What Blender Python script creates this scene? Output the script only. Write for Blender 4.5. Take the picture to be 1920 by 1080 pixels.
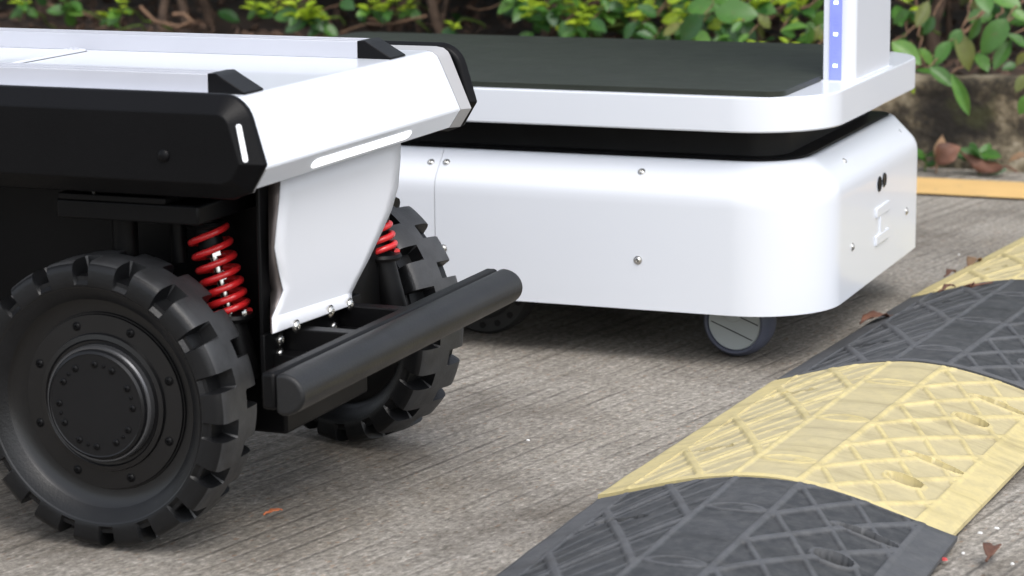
import bpy, bmesh, math, random
from mathutils import Vector, Matrix, noise
R_ = math.radians
random.seed(7)

# ------------------------------------------------------------------ camera
# World: X = driving direction of both robots, Y = away across the road, Z = up. Camera stands over the origin.
F_PX, PITCH, ROLL, YAW, CAM_H = 4590.0, R_(11.3), R_(-0.64), R_(22.1), 0.655
_cp, _sp, _cr, _sr = math.cos(PITCH), math.sin(PITCH), math.cos(ROLL), math.sin(ROLL)
_Rw = Matrix(((math.cos(YAW), math.sin(YAW), 0), (-math.sin(YAW), math.cos(YAW), 0), (0, 0, 1)))
_A = Matrix(((1, 0, 0), (0, -_sp, -_cp), (0, _cp, -_sp)))
_B = Matrix(((_cr, -_sr, 0), (_sr, _cr, 0), (0, 0, 1)))
CM = _B @ _A @ _Rw
CPOS = Vector((0, 0, CAM_H))
def U(px, py, ax, v):
    """photo pixel (1920 x 1080) -> point of the plane axis ax = v"""
    d = CM.transposed() @ Vector(((px - 960) / F_PX, (py - 540) / F_PX, 1))
    return CPOS + d * ((v - CPOS[ax]) / d[ax])

scn = bpy.context.scene
for o in list(bpy.data.objects): bpy.data.objects.remove(o)
COL = scn.collection
cam = bpy.data.cameras.new('camera'); cam.sensor_width = 36.0
cam.lens = F_PX / 1920 * 36.0; cam.clip_start = 0.05; cam.clip_end = 200
co = bpy.data.objects.new('camera', cam); COL.objects.link(co)
co.matrix_world = Matrix.Translation(CPOS) @ Matrix((CM[0], -CM[1], -CM[2])).transposed().to_4x4()
cam.dof.use_dof = True; cam.dof.focus_distance = 2.45; cam.dof.aperture_fstop = 9.5
scn.camera = co

# ------------------------------------------------------------------ sky, sun, exposure (overcast day)
SUN_EL, SUN_AZ = R_(55), R_(134)          # azimuth clockwise from +Y
w = bpy.data.worlds.new('World'); scn.world = w; w.use_nodes = True
nt = w.node_tree; nt.nodes.clear()
sky = nt.nodes.new('ShaderNodeTexSky'); sky.sky_type = 'NISHITA'; sky.sun_disc = False
sky.sun_elevation = SUN_EL; sky.sun_rotation = SUN_AZ; sky.air_density = 1.0; sky.dust_density = 3.0; sky.ozone_density = 1.0
hs = nt.nodes.new('ShaderNodeHueSaturation'); hs.inputs['Saturation'].default_value = 0.36
bg = nt.nodes.new('ShaderNodeBackground'); bg.inputs['Strength'].default_value = 0.15
wo = nt.nodes.new('ShaderNodeOutputWorld')
nt.links.new(sky.outputs[0], hs.inputs['Color']); nt.links.new(hs.outputs[0], bg.inputs[0]); nt.links.new(bg.outputs[0], wo.inputs[0])
sl = bpy.data.lights.new('sun', 'SUN'); sl.energy = .5; sl.angle = R_(26); sl.color = (1, .97, .93)
so = bpy.data.objects.new('sun', sl); COL.objects.link(so)
sdir = Vector((math.sin(SUN_AZ) * math.cos(SUN_EL), math.cos(SUN_AZ) * math.cos(SUN_EL), math.sin(SUN_EL)))
so.rotation_euler = sdir.to_track_quat('Z', 'Y').to_euler(); so.location = sdir * 20
vs = scn.view_settings; vs.view_transform = 'Standard'; vs.look = 'None'; vs.gamma = 1; vs.use_curve_mapping = False
vs.exposure = 1.02
scn.render.engine = 'CYCLES'; scn.cycles.max_bounces = 8; scn.cycles.use_denoising = True

# ------------------------------------------------------------------ materials
MATS = {}
def nodes(name):
    m = bpy.data.materials.new(name); m.use_nodes = True
    t = m.node_tree; MATS[name] = m
    return m, t, t.nodes['Principled BSDF'], lambda k: t.nodes.new(k), t.links.new
def ramp(N, stops):
    r = N('ShaderNodeValToRGB'); e = r.color_ramp.elements
    while len(e) < len(stops): e.new(.5)
    for i, (p, c) in enumerate(stops):
        e[i].position = p; e[i].color = (*c, 1) if len(c) == 3 else c
    return r
def plain(name, col, rough=.5, metal=0, var=.12, scale=9, bump=0, bscale=300, coat=0, spec=.5, dust=0, dustcol=(.45, .43, .4), rvar=.15):
    m, t, b, N, L = nodes(name)
    tc = N('ShaderNodeTexCoord'); n = N('ShaderNodeTexNoise'); n.inputs['Scale'].default_value = scale; n.inputs['Detail'].default_value = 5
    L(tc.outputs['Object'], n.inputs['Vector'])
    r = ramp(N, [(.3, tuple(c * (1 - var) for c in col)), (.7, tuple(min(1, c * (1 + var)) for c in col))])
    L(n.outputs['Fac'], r.inputs[0]); out = r.outputs[0]
    if dust:
        n2 = N('ShaderNodeTexNoise'); n2.inputs['Scale'].default_value = 420; n2.inputs['Detail'].default_value = 2
        L(tc.outputs['Object'], n2.inputs['Vector'])
        rr = ramp(N, [(.70, (0, 0, 0)), (.76, (1, 1, 1))]); L(n2.outputs['Fac'], rr.inputs[0])
        n3 = N('ShaderNodeTexNoise'); n3.inputs['Scale'].default_value = 14; n3.inputs['Detail'].default_value = 6
        L(tc.outputs['Object'], n3.inputs['Vector'])
        mu = N('ShaderNodeMath'); mu.operation = 'MULTIPLY_ADD'; mu.inputs[1].default_value = .5; L(n3.outputs['Fac'], mu.inputs[0]); L(rr.outputs[0], mu.inputs[2])
        m2 = N('ShaderNodeMath'); m2.operation = 'MULTIPLY'; m2.inputs[1].default_value = dust; L(mu.outputs[0], m2.inputs[0])
        mx = N('ShaderNodeMixRGB'); mx.inputs[2].default_value = (*dustcol, 1); L(m2.outputs[0], mx.inputs[0]); L(out, mx.inputs[1]); out = mx.outputs[0]
    L(out, b.inputs['Base Color'])
    n4 = N('ShaderNodeTexNoise'); n4.inputs['Scale'].default_value = scale * 2.3; n4.inputs['Detail'].default_value = 6
    L(tc.outputs['Object'], n4.inputs['Vector'])
    mr = N('ShaderNodeMapRange'); mr.inputs['To Min'].default_value = max(.03, rough * (1 - rvar)); mr.inputs['To Max'].default_value = min(1, rough * (1 + rvar))
    L(n4.outputs['Fac'], mr.inputs[0]); L(mr.outputs[0], b.inputs['Roughness'])
    b.inputs['Metallic'].default_value = metal; b.inputs['Specular IOR Level'].default_value = spec
    b.inputs['Coat Weight'].default_value = coat; b.inputs['Coat Roughness'].default_value = .06
    if bump:
        n5 = N('ShaderNodeTexNoise'); n5.inputs['Scale'].default_value = bscale; n5.inputs['Detail'].default_value = 4
        L(tc.outputs['Object'], n5.inputs['Vector'])
        bp = N('ShaderNodeBump'); bp.inputs['Strength'].default_value = bump; bp.inputs['Distance'].default_value = .001
        L(n5.outputs['Fac'], bp.inputs['Height']); L(bp.outputs[0], b.inputs['Normal'])
    return m
plain('white_paint', (.67, .70, .755), .28, var=.004, scale=5, coat=.35, rvar=.02)
plain('white_matte', (.65, .665, .70), .45, var=.006, scale=5, rvar=.03)
plain('white_lens', (.85, .87, .9), .12, var=.01)
plain('grey_trim', (.33, .33, .34), .45, var=.05)
plain('flange_metal', (.15, .13, .125), .4, metal=.6, var=.1)  # reflection of dark surroundings put into the base colour
plain('black_plastic', (.0030, .0030, .0036), .38, var=.15, bump=.2, bscale=900, dust=.002, spec=.13)
plain('black_metal', (.0038, .0038, .0042), .38, var=.2, dust=.002, spec=.13)
plain('black_deep', (.005, .005, .005), .6, var=.2, spec=.3)
plain('rubber', (.0045, .0048, .0056), .36, spec=.3, var=.3, scale=25, bump=.22, bscale=400, dust=.05, dustcol=(.14, .14, .14), rvar=.35)
plain('rubber_tread', (.030, .031, .033), .5, var=.35, scale=45, bump=.25, bscale=400, dust=.10, dustcol=(.13, .13, .13), rvar=.3)
plain('bumper_rubber', (.0065, .007, .008), .40, spec=.32, var=.2, scale=20, bump=.25, bscale=500, dust=.05)
plain('rim_black', (.003, .003, .0035), .3, var=.15, bump=.05, bscale=300, spec=.5)
plain('hub_grey', (.006, .0062, .007), .30, var=.1, spec=.3)
plain('ring_metal', (.10, .102, .108), .32, metal=.7, var=.1)
plain('deck_mat', (.017, .021, .015), .45, spec=.3, var=.12, scale=18, bump=.2, bscale=1500, dust=.035)
plain('aluminium', (.54, .55, .60), .34, metal=.35, var=.03)
plain('steel', (.62, .61, .58), .22, metal=1, var=.08)
plain('spring_red', (.55, .018, .02), .3, var=.1, coat=.3)
plain('caster_grey', (.33, .36, .36), .5, var=.1)
plain('caster_tyre', (.06, .068, .10), .5, var=.15, scale=30, dust=.06)
plain('wheel_dark', (.02, .02, .02), .7, var=.2)
plain('bark', (.10, .065, .045), .85, var=.45, scale=40, bump=.8, bscale=120)
plain('twig', (.17, .10, .06), .8, var=.4, scale=30)
plain('stem_green', (.10, .16, .03), .6, var=.3, scale=30)
plain('dead_leaf', (.115, .050, .030), .65, var=.45, scale=35, bump=.4, bscale=150)
plain('dead_leaf_tan', (.19, .115, .062), .7, var=.4, scale=35, bump=.4, bscale=150)
plain('dead_leaf_orange', (.55, .17, .07), .6, var=.3, scale=35, bump=.3, bscale=150)
plain('litter_brown', (.10, .060, .040), .8, var=.6, scale=30)
plain('litter_white', (.75, .75, .74), .5, var=.1)
plain('litter_blue', (.03, .14, .55), .4, var=.1)
plain('litter_red', (.5, .06, .06), .5, var=.2)

def leaf_mat(name, col, vein, var=.35):
    m, t, b, N, L = nodes(name)
    oi = N('ShaderNodeObjectInfo'); tc = N('ShaderNodeTexCoord')
    n = N('ShaderNodeTexNoise'); n.inputs['Scale'].default_value = 5; n.inputs['Detail'].default_value = 5; L(tc.outputs['Object'], n.inputs['Vector'])
    ad = N('ShaderNodeMath'); ad.operation = 'MULTIPLY_ADD'; ad.inputs[1].default_value = .6
    L(oi.outputs['Random'], ad.inputs[0]); sub = N('ShaderNodeMath'); sub.operation = 'MULTIPLY'; sub.inputs[1].default_value = .5
    L(n.outputs['Fac'], sub.inputs[0]); L(sub.outputs[0], ad.inputs[2])
    r = ramp(N, [(.1, tuple(c * (1 - var) for c in col)), (.6, col), (1, vein)])
    L(ad.outputs[0], r.inputs[0]); 
    sp = N('ShaderNodeTexNoise'); sp.inputs['Scale'].default_value = 13; L(tc.outputs['Object'], sp.inputs['Vector'])
    sr = ramp(N, [(.66, (0, 0, 0)), (.72, (.5, .5, .5))]); L(sp.outputs['Fac'], sr.inputs[0])
    mx = N('ShaderNodeMixRGB'); mx.inputs[2].default_value = (.14, .11, .04, 1); L(sr.outputs[0], mx.inputs[0]); L(r.outputs[0], mx.inputs[1])
    L(mx.outputs[0], b.inputs['Base Color'])
    b.inputs['Roughness'].default_value = .38
    tr = N('ShaderNodeBsdfTranslucent'); L(mx.outputs[0], tr.inputs[0])
    ms = N('ShaderNodeMixShader'); ms.inputs[0].default_value = .3
    L(b.outputs[0], ms.inputs[1]); L(tr.outputs[0], ms.inputs[2]); L(ms.outputs[0], t.nodes['Material Output'].inputs[0])
    return m
leaf_mat('leaf_green', (.075, .20, .035), (.15, .30, .05))
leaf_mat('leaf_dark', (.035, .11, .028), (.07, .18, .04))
leaf_mat('leaf_lime', (.32, .46, .03), (.48, .58, .05), .4)
leaf_mat('leaf_olive', (.16, .19, .05), (.30, .26, .07))

def concrete_ground():
    m, t, b, N, L = nodes('brushed_concrete')
    tc = N('ShaderNodeTexCoord'); mp = N('ShaderNodeMapping'); mp.inputs['Rotation'].default_value = (0, 0, R_(11.5))
    L(tc.outputs['Object'], mp.inputs['Vector'])
    # slow wander of the broom lines
    nd = N('ShaderNodeTexNoise'); nd.inputs['Scale'].default_value = 3.2; nd.inputs['Detail'].default_value = 3; L(mp.outputs[0], nd.inputs['Vector'])
    sx = N('ShaderNodeSeparateXYZ'); L(mp.outputs[0], sx.inputs[0])
    wob = N('ShaderNodeMath'); wob.operation = 'MULTIPLY_ADD'; wob.inputs[1].default_value = .010; L(nd.outputs['Fac'], wob.inputs[0]); L(sx.outputs['X'], wob.inputs[2])
    cb = N('ShaderNodeCombineXYZ'); L(wob.outputs[0], cb.inputs['X'])
    g1 = N('ShaderNodeTexNoise'); g1.noise_dimensions = '1D'; g1.inputs['Scale'].default_value = 75; g1.inputs['Detail'].default_value = 3; L(wob.outputs[0], g1.inputs['W'])
    # regular grooves about 27 mm apart
    fr = N('ShaderNodeMath'); fr.operation = 'PINGPONG'; fr.inputs[1].default_value = .0135; L(wob.outputs[0], fr.inputs[0])
    gr = N('ShaderNodeMapRange'); gr.inputs['From Min'].default_value = 0.0; gr.inputs['From Max'].default_value = .0036; L(fr.outputs[0], gr.inputs[0])
    # groove presence varies
    gp = N('ShaderNodeTexNoise'); gp.inputs['Scale'].default_value = 7; gp.inputs['Detail'].default_value = 4; L(mp.outputs[0], gp.inputs['Vector'])
    gpr = ramp(N, [(.40, (.08, .08, .08)), (.62, (1, 1, 1))]); L(gp.outputs['Fac'], gpr.inputs[0])
    inv = N('ShaderNodeMath'); inv.operation = 'SUBTRACT'; inv.inputs[0].default_value = 1; L(gr.outputs[0], inv.inputs[1])
    gm = N('ShaderNodeMath'); gm.operation = 'MULTIPLY'; L(inv.outputs[0], gm.inputs[0]); L(gpr.outputs[0], gm.inputs[1])   # 1 in groove
    # aggregate
    st = N('ShaderNodeMapping'); st.inputs['Scale'].default_value = (1, .55, 1); L(mp.outputs[0], st.inputs['Vector'])
    vo = N('ShaderNodeTexVoronoi'); vo.inputs['Scale'].default_value = 420; L(st.outputs[0], vo.inputs['Vector'])
    sp = N('ShaderNodeTexNoise'); sp.inputs['Scale'].default_value = 190; sp.inputs['Detail'].default_value = 5; sp.inputs['Roughness'].default_value = .75; L(st.outputs[0], sp.inputs['Vector'])
    spr = ramp(N, [(.26, (.055, .05, .045)), (.44, (.19, .178, .160)), (.58, (.29, .273, .249)), (.74, (.56, .53, .49))]); L(sp.outputs['Fac'], spr.inputs[0])
    big = N('ShaderNodeTexNoise'); big.inputs['Scale'].default_value = 4.5; big.inputs['Detail'].default_value = 7; big.inputs['Roughness'].default_value = .65; L(tc.outputs['Object'], big.inputs['Vector'])
    bgr = ramp(N, [(.32, (.62, .59, .56)), (.52, (1.06, 1.045, 1.02)), (.72, (1.26, 1.24, 1.21))]); L(big.outputs['Fac'], bgr.inputs[0])
    m1 = N('ShaderNodeMixRGB'); m1.blend_type = 'MULTIPLY'; m1.inputs[0].default_value = 1; L(spr.outputs[0], m1.inputs[1]); L(bgr.outputs[0], m1.inputs[2])
    sn = N('ShaderNodeTexNoise'); sn.inputs['Scale'].default_value = 1.7; sn.inputs['Detail'].default_value = 9; sn.inputs['Roughness'].default_value = .7; sn.inputs['Distortion'].default_value = .6; L(tc.outputs['Object'], sn.inputs['Vector'])
    srp = ramp(N, [(.40, (1.08, 1.07, 1.05)), (.55, (1, 1, 1)), (.64, (.86, .835, .80))]); L(sn.outputs['Fac'], srp.inputs[0])
    m1b = N('ShaderNodeMixRGB'); m1b.blend_type = 'MULTIPLY'; m1b.inputs[0].default_value = 1; L(m1.outputs[0], m1b.inputs[1]); L(srp.outputs[0], m1b.inputs[2]); m1 = m1b
    # brown stones
    vr = ramp(N, [(.0, (1, 1, 1)), (.88, (1, 1, 1)), (.90, (.9, .62, .45)), (1, (1.3, 1.2, 1.1))]); L(vo.outputs['Color'], vr.inputs[0])
    m2 = N('ShaderNodeMixRGB'); m2.blend_type = 'MULTIPLY'; m2.inputs[0].default_value = .7; L(m1.outputs[0], m2.inputs[1]); L(vr.outputs[0], m2.inputs[2])
    lnr = ramp(N, [(.3, (.78, .77, .75)), (.7, (1.12, 1.12, 1.12))]); L(g1.outputs['Fac'], lnr.inputs[0])
    m3 = N('ShaderNodeMixRGB'); m3.blend_type = 'MULTIPLY'; m3.inputs[0].default_value = .8; L(m2.outputs[0], m3.inputs[1]); L(lnr.outputs[0], m3.inputs[2])
    m4 = N('ShaderNodeMixRGB'); m4.inputs[2].default_value = (.045, .04, .035, 1); gk = N('ShaderNodeMath'); gk.operation = 'MULTIPLY'; gk.inputs[1].default_value = .52; L(gm.outputs[0], gk.inputs[0])
    L(gk.outputs[0], m4.inputs[0]); L(m3.outputs[0], m4.inputs[1]); L(m4.outputs[0], b.inputs['Base Color'])
    b.inputs['Roughness'].default_value = .82; b.inputs['Specular IOR Level'].default_value = .3
    h = N('ShaderNodeMath'); h.operation = 'MULTIPLY_ADD'; h.inputs[1].default_value = -.9; L(gm.outputs[0], h.inputs[0])
    h2 = N('ShaderNodeMath'); h2.operation = 'MULTIPLY_ADD'; h2.inputs[1].default_value = .9; L(sp.outputs['Fac'], h2.inputs[0]); 
    h3 = N('ShaderNodeMath'); h3.operation = 'MULTIPLY'; h3.inputs[1].default_value = .5; L(g1.outputs['Fac'], h3.inputs[0]); L(h3.outputs[0], h2.inputs[2]); L(h2.outputs[0], h.inputs[2])
    bp = N('ShaderNodeBump'); bp.inputs['Strength'].default_value = .75; bp.inputs['Distance'].default_value = .0025; L(h.outputs[0], bp.inputs['Height']); L(bp.outputs[0], b.inputs['Normal'])
concrete_ground()
def worn_paint(name, col, under, amount):
    m, t, b, N, L = nodes(name)
    tc = N('ShaderNodeTexCoord'); n = N('ShaderNodeTexNoise'); n.inputs['Scale'].default_value = 22; n.inputs['Detail'].default_value = 8; n.inputs['Roughness'].default_value = .7; L(tc.outputs['Object'], n.inputs['Vector'])
    r = ramp(N, [(amount, (1, 1, 1)), (amount + .12, (0, 0, 0))]); L(n.outputs['Fac'], r.inputs[0])
    n2 = N('ShaderNodeTexNoise'); n2.inputs['Scale'].default_value = 6; n2.inputs['Detail'].default_value = 5; L(tc.outputs['Object'], n2.inputs['Vector'])
    c = ramp(N, [(.3, tuple(x * .82 for x in col)), (.7, col)]); L(n2.outputs['Fac'], c.inputs[0])
    mx = N('ShaderNodeMixRGB'); mx.inputs[2].default_value = (*under, 1); L(r.outputs[0], mx.inputs[0]); L(c.outputs[0], mx.inputs[1]); L(mx.outputs[0], b.inputs['Base Color'])
    b.inputs['Roughness'].default_value = .7
    n3 = N('ShaderNodeTexNoise'); n3.inputs['Scale'].default_value = 260; n3.inputs['Detail'].default_value = 4; L(tc.outputs['Object'], n3.inputs['Vector'])
    bp = N('ShaderNodeBump'); bp.inputs['Strength'].default_value = .35; bp.inputs['Distance'].default_value = .001; L(n3.outputs['Fac'], bp.inputs['Height']); L(bp.outputs[0], b.inputs['Normal'])
worn_paint('road_yellow', (.66, .43, .17), (.25, .20, .14), .30)
def rubber_module(name, hi, lo, dirt, spk):
    """moulded rubber; raised ribs lighter, cells darker (by the mesh's own relief attribute)"""
    m, t, b, N, L = nodes(name)
    at = N('ShaderNodeAttribute'); at.attribute_name = 'relief'
    tc = N('ShaderNodeTexCoord')
    n = N('ShaderNodeTexNoise'); n.inputs['Scale'].default_value = 14; n.inputs['Detail'].default_value = 7; n.inputs['Roughness'].default_value = .65; L(tc.outputs['Object'], n.inputs['Vector'])
    ad = N('ShaderNodeMath'); ad.operation = 'MULTIPLY_ADD'; ad.inputs[1].default_value = .7; L(n.outputs['Fac'], ad.inputs[0])
    sb = N('ShaderNodeMath'); sb.operation = 'SUBTRACT'; sb.inputs[1].default_value = .35; L(at.outputs['Fac'], sb.inputs[0]); L(sb.outputs[0], ad.inputs[2])
    r = ramp(N, [(.15, lo), (.75, hi)]); L(ad.outputs[0], r.inputs[0])
    n2 = N('ShaderNodeTexNoise'); n2.inputs['Scale'].default_value = 70; n2.inputs['Detail'].default_value = 8; n2.inputs['Roughness'].default_value = .7; L(tc.outputs['Object'], n2.inputs['Vector'])
    r2 = ramp(N, [(.42, (0, 0, 0)), (.75, (1, 1, 1))]); L(n2.outputs['Fac'], r2.inputs[0])
    k = N('ShaderNodeMath'); k.operation = 'MULTIPLY'; k.inputs[1].default_value = spk; L(r2.outputs[0], k.inputs[0])
    mx = N('ShaderNodeMixRGB'); mx.inputs[2].default_value = (*dirt, 1); L(k.outputs[0], mx.inputs[0]); L(r.outputs[0], mx.inputs[1])
    sm = N('ShaderNodeMapping'); sm.inputs['Scale'].default_value = (3, 26, 3); L(tc.outputs['Object'], sm.inputs['Vector'])
    sn = N('ShaderNodeTexNoise'); sn.inputs['Scale'].default_value = 1; sn.inputs['Detail'].default_value = 7; sn.inputs['Roughness'].default_value = .7; L(sm.outputs[0], sn.inputs['Vector'])
    sr = ramp(N, [(.50, (1, 1, 1)), (.66, (.66, .65, .63))]); L(sn.outputs['Fac'], sr.inputs[0])
    sx = N('ShaderNodeMixRGB'); sx.blend_type = 'MULTIPLY'; sx.inputs[0].default_value = .85; L(mx.outputs[0], sx.inputs[1]); L(sr.outputs[0], sx.inputs[2]); L(sx.outputs[0], b.inputs['Base Color'])
    b.inputs['Roughness'].default_value = .62
    n3 = N('ShaderNodeTexNoise'); n3.inputs['Scale'].default_value = 300; n3.inputs['Detail'].default_value = 4; L(tc.outputs['Object'], n3.inputs['Vector'])
    bp = N('ShaderNodeBump'); bp.inputs['Strength'].default_value = .4; bp.inputs['Distance'].default_value = .0008; L(n3.outputs['Fac'], bp.inputs['Height']); L(bp.outputs[0], b.inputs['Normal'])
rubber_module('hump_yellow', (.54, .455, .215), (.44, .38, .215), (.29, .25, .165), .5)
rubber_module('hump_black', (.068, .071, .077), (.024, .026, .029), (.13, .13, .128), .42)
def mossy_wall():
    m, t, b, N, L = nodes('mossy_concrete')
    tc = N('ShaderNodeTexCoord'); n = N('ShaderNodeTexNoise'); n.inputs['Scale'].default_value = 7; n.inputs['Detail'].default_value = 9; n.inputs['Roughness'].default_value = .68; L(tc.outputs['Object'], n.inputs['Vector'])
    r = ramp(N, [(.40, (.014, .011, .008)), (.46, (.045, .036, .024)), (.51, (.13, .105, .068)), (.56, (.25, .21, .145)), (.64, (.38, .345, .27))]); L(n.outputs['Fac'], r.inputs[0])
    n2 = N('ShaderNodeTexNoise'); n2.inputs['Scale'].default_value = 16; n2.inputs['Detail'].default_value = 6; L(tc.outputs['Object'], n2.inputs['Vector'])
    r2 = ramp(N, [(.54, (0, 0, 0)), (.68, (.5, .5, .5))]); L(n2.outputs['Fac'], r2.inputs[0])
    mx = N('ShaderNodeMixRGB'); mx.inputs[2].default_value = (.06, .065, .022, 1); L(r2.outputs[0], mx.inputs[0]); L(r.outputs[0], mx.inputs[1]); L(mx.outputs[0], b.inputs['Base Color'])
    b.inputs['Roughness'].default_value = .9
    n3 = N('ShaderNodeTexNoise'); n3.inputs['Scale'].default_value = 60; n3.inputs['Detail'].default_value = 8; L(tc.outputs['Object'], n3.inputs['Vector'])
    bp = N('ShaderNodeBump'); bp.inputs['Strength'].default_value = .9; bp.inputs['Distance'].default_value = .008; L(n3.outputs['Fac'], bp.inputs['Height']); L(bp.outputs[0], b.inputs['Normal'])
mossy_wall()
plain('soil', (.045, .030, .022), .95, var=.6, scale=12, bump=1, bscale=60)
def emis(name, col, e, strength):
    m, t, b, N, L = nodes(name)
    tc = N('ShaderNodeTexCoord'); n = N('ShaderNodeTexNoise'); n.inputs['Scale'].default_value = 60; L(tc.outputs['Object'], n.inputs['Vector'])
    r = ramp(N, [(.3, tuple(c * .85 for c in col)), (.7, col)]); L(n.outputs['Fac'], r.inputs[0]); L(r.outputs[0], b.inputs['Base Color'])
    b.inputs['Emission Color'].default_value = (*e, 1); b.inputs['Emission Strength'].default_value = strength; b.inputs['Roughness'].default_value = .3
emis('lit_bar', (.85, .87, .9), (1, .99, .96), .55)
emis('led_strip', (.20, .23, .55), (.17, .21, 1), .34)
emis('led_dot', (.7, .75, .9), (.45, .6, 1), 2.2)

# ------------------------------------------------------------------ builders
ORIG = {}
def link(name, me, mat, parent=None, at=(0, 0, 0)):
    """at = world position of the object's origin (mesh coordinates are relative to it)"""
    o = bpy.data.objects.new(name, me); COL.objects.link(o)
    if mat and not me.materials: me.materials.append(MATS[mat])
    o.location = Vector(at); ORIG[o] = Vector(at)
    if parent is not None:
        o.parent = parent; o.location = Vector(at) - ORIG[parent]
    return o
def thing(name, label, cat, at=(0, 0, 0), group=None):
    o = bpy.data.objects.new(name, None); COL.objects.link(o); o.location = at; ORIG[o] = Vector(at); o.empty_display_size = .05
    return tag(o, label, cat, group)
def tag(o, label, cat, group=None):
    o['label'] = label; o['category'] = cat
    if group: o['group'] = group
    return o
def mesh(bm, smooth=35, recalc=True):
    if recalc: bmesh.ops.recalc_face_normals(bm, faces=bm.faces)
    me = bpy.data.meshes.new('m'); bm.to_mesh(me); bm.free()
    if smooth:
        me.polygons.foreach_set('use_smooth', [True] * len(me.polygons)); me.set_sharp_from_angle(angle=R_(smooth))
    return me
def part(name, bm, mat, parent, at=None, smooth=35, bevel=0, seg=2):
    """bm in world coordinates"""
    at = Vector(at) if at is not None else (ORIG[parent] if parent else Vector())
    bmesh.ops.translate(bm, verts=bm.verts, vec=-at)
    o = link(name, mesh(bm, smooth), mat, parent, at)
    if bevel:
        md = o.modifiers.new('bevel', 'BEVEL'); md.width = bevel; md.segments = seg; md.limit_method = 'ANGLE'; md.angle_limit = R_(40); md.harden_normals = False
    return o
def box(x0, x1, y0, y1, z0, z1, bm=None):
    bm = bm or bmesh.new()
    v = [bm.verts.new((x, y, z)) for x in (x0, x1) for y in (y0, y1) for z in (z0, z1)]
    for f in ((0, 1, 3, 2), (4, 6, 7, 5), (0, 4, 5, 1), (2, 3, 7, 6), (0, 2, 6, 4), (1, 5, 7, 3)): bm.faces.new([v[i] for i in f])
    return bm
def prism(poly, y0, y1, bm=None):
    """poly of (x, z), extruded along Y"""
    bm = bm or bmesh.new()
    a = [bm.verts.new((x, y0, z)) for x, z in poly]; b = [bm.verts.new((x, y1, z)) for x, z in poly]
    bm.faces.new(a); bm.faces.new(b[::-1]); n = len(poly)
    for i in range(n): bm.faces.new((a[i], a[(i + 1) % n], b[(i + 1) % n], b[i]))
    return bm
def loft(rings, bm=None, cap0=True, cap1=True, close=True):
    bm = bm or bmesh.new()
    R = [[bm.verts.new(p) for p in r] for r in rings]; n = len(R[0])
    for a, b in zip(R, R[1:]):
        for i in range(n if close else n - 1): bm.faces.new((a[i], a[(i + 1) % n], b[(i + 1) % n], b[i]))
    if cap0: bm.faces.new(R[0][::-1])
    if cap1: bm.faces.new(R[-1])
    return bm
def lathe(prof, seg=64, bm=None, axis='Y', c=(0, 0, 0), cap=True):
    """prof of (axial, radius)"""
    bm = bm or bmesh.new(); rings = []
    for a, r in prof:
        if r < 1e-6: r = 1e-5
        ring = []
        for k in range(seg):
            t = 2 * math.pi * k / seg; u, v = r * math.cos(t), r * math.sin(t)
            p = {'Y': (u, a, v), 'X': (a, u, v), 'Z': (u, v, a)}[axis]
            ring.append((p[0] + c[0], p[1] + c[1], p[2] + c[2]))
        rings.append(ring)
    return loft(rings, bm, cap, cap)
def tube(pts, rad, seg=8, bm=None):
    bm = bm or bmesh.new(); pts = [Vector(p) for p in pts]; n = len(pts)
    rr = rad if isinstance(rad, (list, tuple)) else [rad] * n
    rings = []; up = Vector((.3, .2, 1)).normalized()
    for i, p in enumerate(pts):
        d = (pts[min(i + 1, n - 1)] - pts[max(i - 1, 0)]).normalized()
        s = d.cross(up)
        if s.length < 1e-4: s = d.cross(Vector((1, 0, 0)))
        s.normalize(); q = s.cross(d)
        rings.append([p + rr[i] * (math.cos(2 * math.pi * k / seg) * s + math.sin(2 * math.pi * k / seg) * q) for k in range(seg)])
    return loft(rings, bm)
def rrect(x0, x1, y0, y1, r, z, n=10, rf=None):
    """rounded rectangle ring; rf = radius of the two corners on the far side"""
    pts = []; rn = r; rf = rf if rf else r
    for sx, sy, a0 in ((1, 1, 0), (-1, 1, 90), (-1, -1, 180), (1, -1, 270)):
        r = rf if sy > 0 else rn; cx = x1 - r if sx > 0 else x0 + r; cy = y1 - r if sy > 0 else y0 + r
        for k in range(n + 1):
            t = R_(a0 + 90 * k / n); pts.append((cx + r * math.cos(t), cy + r * math.sin(t), z))
    return pts
def dome(c, r, h, axis, sgn, seg=20):
    prof = [(-.0015 * sgn, r)] + [(sgn * h * math.sin(t), r * math.cos(t)) for t in [i * math.pi / 12 for i in range(0, 7)]]
    return lathe(prof, seg, None, axis, c)
_screw = {}
def screw_mesh(r, axis, sgn):
    """button-head screw with a hex socket and a washer edge"""
    k = (r, axis, sgn)
    if k not in _screw:
        prof = [(-.001, r * 1.28), (.0004, r * 1.28), (.0006, r * 1.02), (r * .35, r * .92), (r * .55, r * .62), (r * .58, r * .42), (r * .25, r * .40)]
        bm = lathe([(a * sgn, q) for a, q in prof], 18, None, axis)
        _screw[k] = mesh(bm, 40)
    return _screw[k]
def screw(parent, p, r, axis, sgn, mat='steel', name='screw'):
    return link(name, screw_mesh(r, axis, sgn), mat, parent, p)
def wn(o):
    md = o.modifiers.new('normals', 'WEIGHTED_NORMAL'); md.keep_sharp = True; md.weight = 90; return o
def struct(o): o['kind'] = 'structure'; return o

# ------------------------------------------------------------------ setting
bm = bmesh.new()
bmesh.ops.create_grid(bm, x_segments=1, y_segments=1, size=40)
struct(part('ground', bm, 'brushed_concrete', None))
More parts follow.
